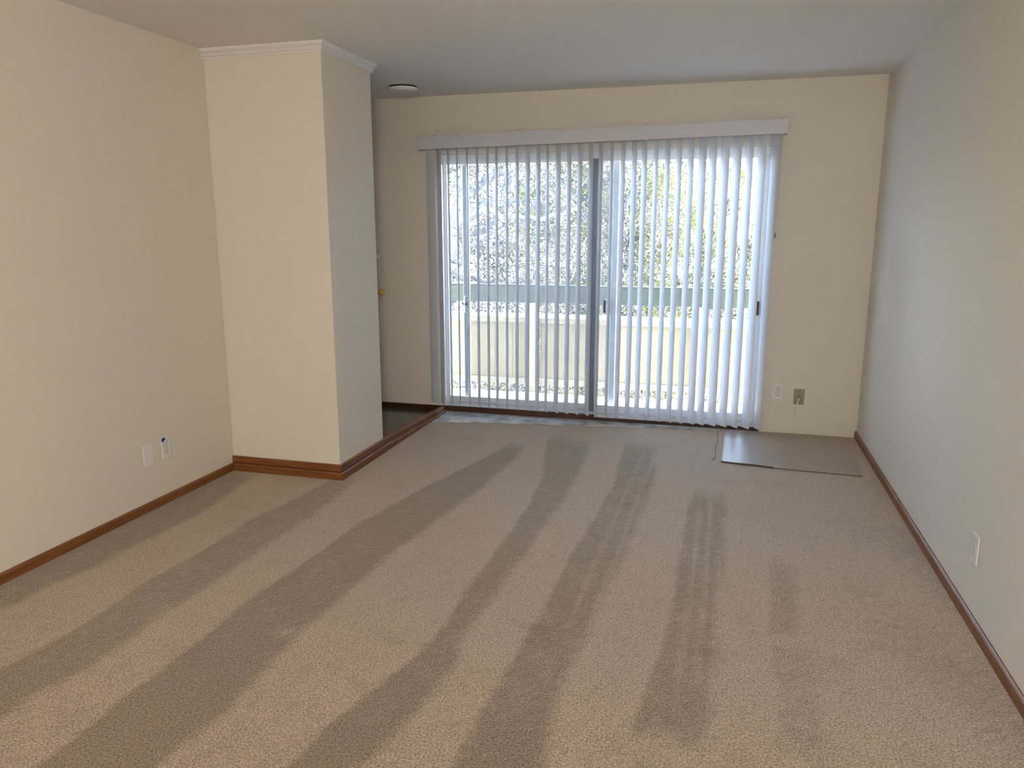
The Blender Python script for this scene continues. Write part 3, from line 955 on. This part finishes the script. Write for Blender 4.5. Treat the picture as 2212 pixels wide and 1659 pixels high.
limb('branch', t1, [(-3.72, 10.6, 1.35), (-3.5, 10.6, 1.38), (-3.3, 10.6, 1.44), (-3.13, 10.6, 1.6), (-3.0, 10.6, 1.8), (-2.76, 10.6, 1.86), (-2.53, 10.6, 1.79), (-2.1, 10.6, 1.95)], 0.050, 0.020)
limb('branch', t1, [(-3.72, 10.4, 1.56), (-3.45, 10.4, 1.68), (-3.24, 10.4, 1.79), (-3.01, 10.4, 1.98), (-2.71, 10.4, 2.18), (-2.3, 10.4, 2.45)], 0.045, 0.022)
limb('branch', t1, [(-4.7, 10.8, 0.35), (-4.3, 10.9, 0.60), (-3.95, 11.0, 0.72), (-3.51, 11.0, 0.69), (-3.08, 11.0, 0.64), (-2.65, 11.0, 0.74)], 0.060, 0.025)
limb('branch', t1, [(-3.80, 10.5, 1.0), (-3.5, 10.3, 1.12), (-3.25, 10.2, 1.30), (-3.0, 10.2, 1.28), (-2.7, 10.2, 1.38)], 0.030, 0.012)
for k in range(16):
    x, z = random.uniform(-3.7, -2.3), random.uniform(0.6, 2.3)
    limb('branch', t1, [(x, 10.6, z), (x + random.uniform(0.2, 0.5), 10.6, z + random.uniform(-0.2, 0.4)), (x + random.uniform(0.5, 1.0), 10.6, z + random.uniform(-0.3, 0.7))], 0.016, 0.006, 4, 0.01, 5)
MX = ['leaf_olive', 'leaf_lime', 'leaf_grey']
leaves('foliage', t1, rnd_centers(260, -5.6, -1.7, 10.1, 11.4, -1.9, 3.4), [random.uniform(0.12, 0.40) for _ in range(260)], 44000, 0.026, MX, [0.36, 0.30, 0.34], (-5.8, -1.6, 10.0, 11.5, -2.1, 3.6))
twigs(t1, -5.6, -2.2, 10.05, 10.9, -1.6, 2.9, 2300)

# dense twiggy tree in the middle
t2 = empty('twiggy_tree', (-1.85, 12.2, -3.0))
tag(t2, 'dense twiggy tree behind the meeting stiles of the glass door', 'tree')
limb('trunk', t2, [(-1.9, 12.2, -3.0), (-1.92, 12.2, -0.57), (-2.0, 12.2, 0.60), (-2.15, 12.2, 1.54), (-2.45, 12.2, 2.15), (-2.8, 12.2, 2.9)], 0.08, 0.03)
limb('branch', t2, [(-2.13, 12.2, 1.50), (-1.95, 12.2, 1.8), (-1.80, 12.2, 2.04), (-1.66, 12.2, 2.45), (-1.5, 12.2, 3.0)], 0.04, 0.018)
limb('branch', t2, [(-1.93, 12.2, 0.1), (-1.6, 12.2, 0.6), (-1.45, 12.2, 0.9), (-1.55, 12.2, 1.55), (-1.39, 12.2, 2.22)], 0.04, 0.018)
for k in range(26):
    x, z = random.uniform(-3.0, -0.9), random.uniform(-0.9, 2.2)
    limb('branch', t2, [(x, 12.2, z), (x + random.uniform(-0.3, 0.3), 12.2, z + random.uniform(0.1, 0.5)), (x + random.uniform(-0.6, 0.6), 12.2, z + random.uniform(0.5, 1.1))], 0.016, 0.006, 4, 0.012, 5)
leaves('foliage', t2, rnd_centers(230, -3.9, -0.4, 11.7, 12.9, -2.2, 3.2), [random.uniform(0.12, 0.38) for _ in range(230)], 38000, 0.028, MX, [0.38, 0.22, 0.40], (-4.0, -0.3, 11.55, 13.0, -2.4, 3.4))
twigs(t2, -3.4, -0.9, 12.1, 12.6, -1.9, 2.9, 2600)

# bright tree at the right
t3 = empty('leafy_tree', (-0.1, 14.0, -3.0))
tag(t3, 'bright yellow-green leafy tree behind the right half of the glass door', 'tree')
limb('trunk', t3, [(-0.35, 14.0, -3.0), (-0.44, 14.0, -0.9), (-0.37, 14.0, 0.62), (-0.28, 14.0, 1.54), (-0.51, 14.0, 2.21), (-0.6, 14.0, 3.0)], 0.08, 0.03)
for k in range(26):
    x, z = random.uniform(-1.4, 0.6), random.uniform(-1.1, 2.2)
    limb('branch', t3, [(x, 14.0, z), (x + random.uniform(-0.3, 0.3), 14.0, z + random.uniform(0.1, 0.5)), (x + random.uniform(-0.6, 0.6), 14.0, z + random.uniform(0.5, 1.1))], 0.016, 0.006, 4, 0.012, 5)
leaves('foliage', t3, rnd_centers(240, -2.6, 1.8, 13.3, 14.8, -2.7, 2.55), [random.uniform(0.12, 0.40) for _ in range(240)], 62000, 0.032, MX, [0.25, 0.50, 0.25], (-2.8, 2.0, 13.15, 15.0, -2.9, 2.75))
twigs(t3, -2.4, 1.5, 13.4, 14.7, -2.2, 2.3, 2400)

# low shrubs at the foot of the balcony, seen through the gap under the railing
for i, (x, lab) in enumerate([(-3.35, 'low shrub seen under the left bay of the railing'), (-1.55, 'low shrub seen under the middle bay of the railing'), (0.25, 'low shrub seen under the right bay of the railing')]):
    sh = empty('shrub', (x, 8.95, -3.0))
    tag(sh, lab, 'shrub', 'shrubs below the balcony')
    limb('stem', sh, [(x, 8.95, -3.0), (x + 0.05, 8.95, -1.6), (x - 0.05, 8.95, -0.9)], 0.03, 0.012)
    leaves('foliage', sh, rnd_centers(30, x - 0.85, x + 0.85, 8.6, 9.3, -1.9, -0.6), [0.3] * 30, 6500, 0.026, MX, [0.3, 0.45, 0.25], (x - 0.88, x + 0.88, 8.5, 9.4, -2.2, -0.35))

# ------------------------------------------------------------------ unseen ceiling fixture added for the lamp behind the viewer
cl = empty('added_ceiling_light', (0.45, -1.5, H))
tag(cl, 'round flush ceiling light added out of view behind the viewer', 'light')
part('base', lathe(bmesh.new(), [(0.19, 0.0), (0.19, -0.02), (0.17, -0.03)], 32, 'z', (0.45, -1.5, H)), 'alu', cl)
part('diffuser', lathe(bmesh.new(), [(0.17, -0.03), (0.165, -0.05), (0.12, -0.08), (0.01, -0.095)], 32, 'z', (0.45, -1.5, H)), 'plate', cl, smooth=True)

# unseen frame and mullion added on the rear wall around the fill light
rw = empty('rear_fill_frame', (-0.6, YR, 1.35))
rw['kind'] = 'structure'
rw['label'] = 'added unseen window frame around the rear fill light'
for x0, x1, z0, z1 in ((-1.78, -1.71, 0.58, 2.12), (0.51, 0.58, 0.58, 2.12), (-1.71, 0.51, 0.58, 0.64), (-1.71, 0.51, 2.06, 2.12), (-0.62, -0.58, 0.64, 2.06)):
    part('fill_frame_bar', BX(x0, x1, YR + 0.001, YR + 0.045, z0, z1, bevel=0.004), 'frame_white', rw)
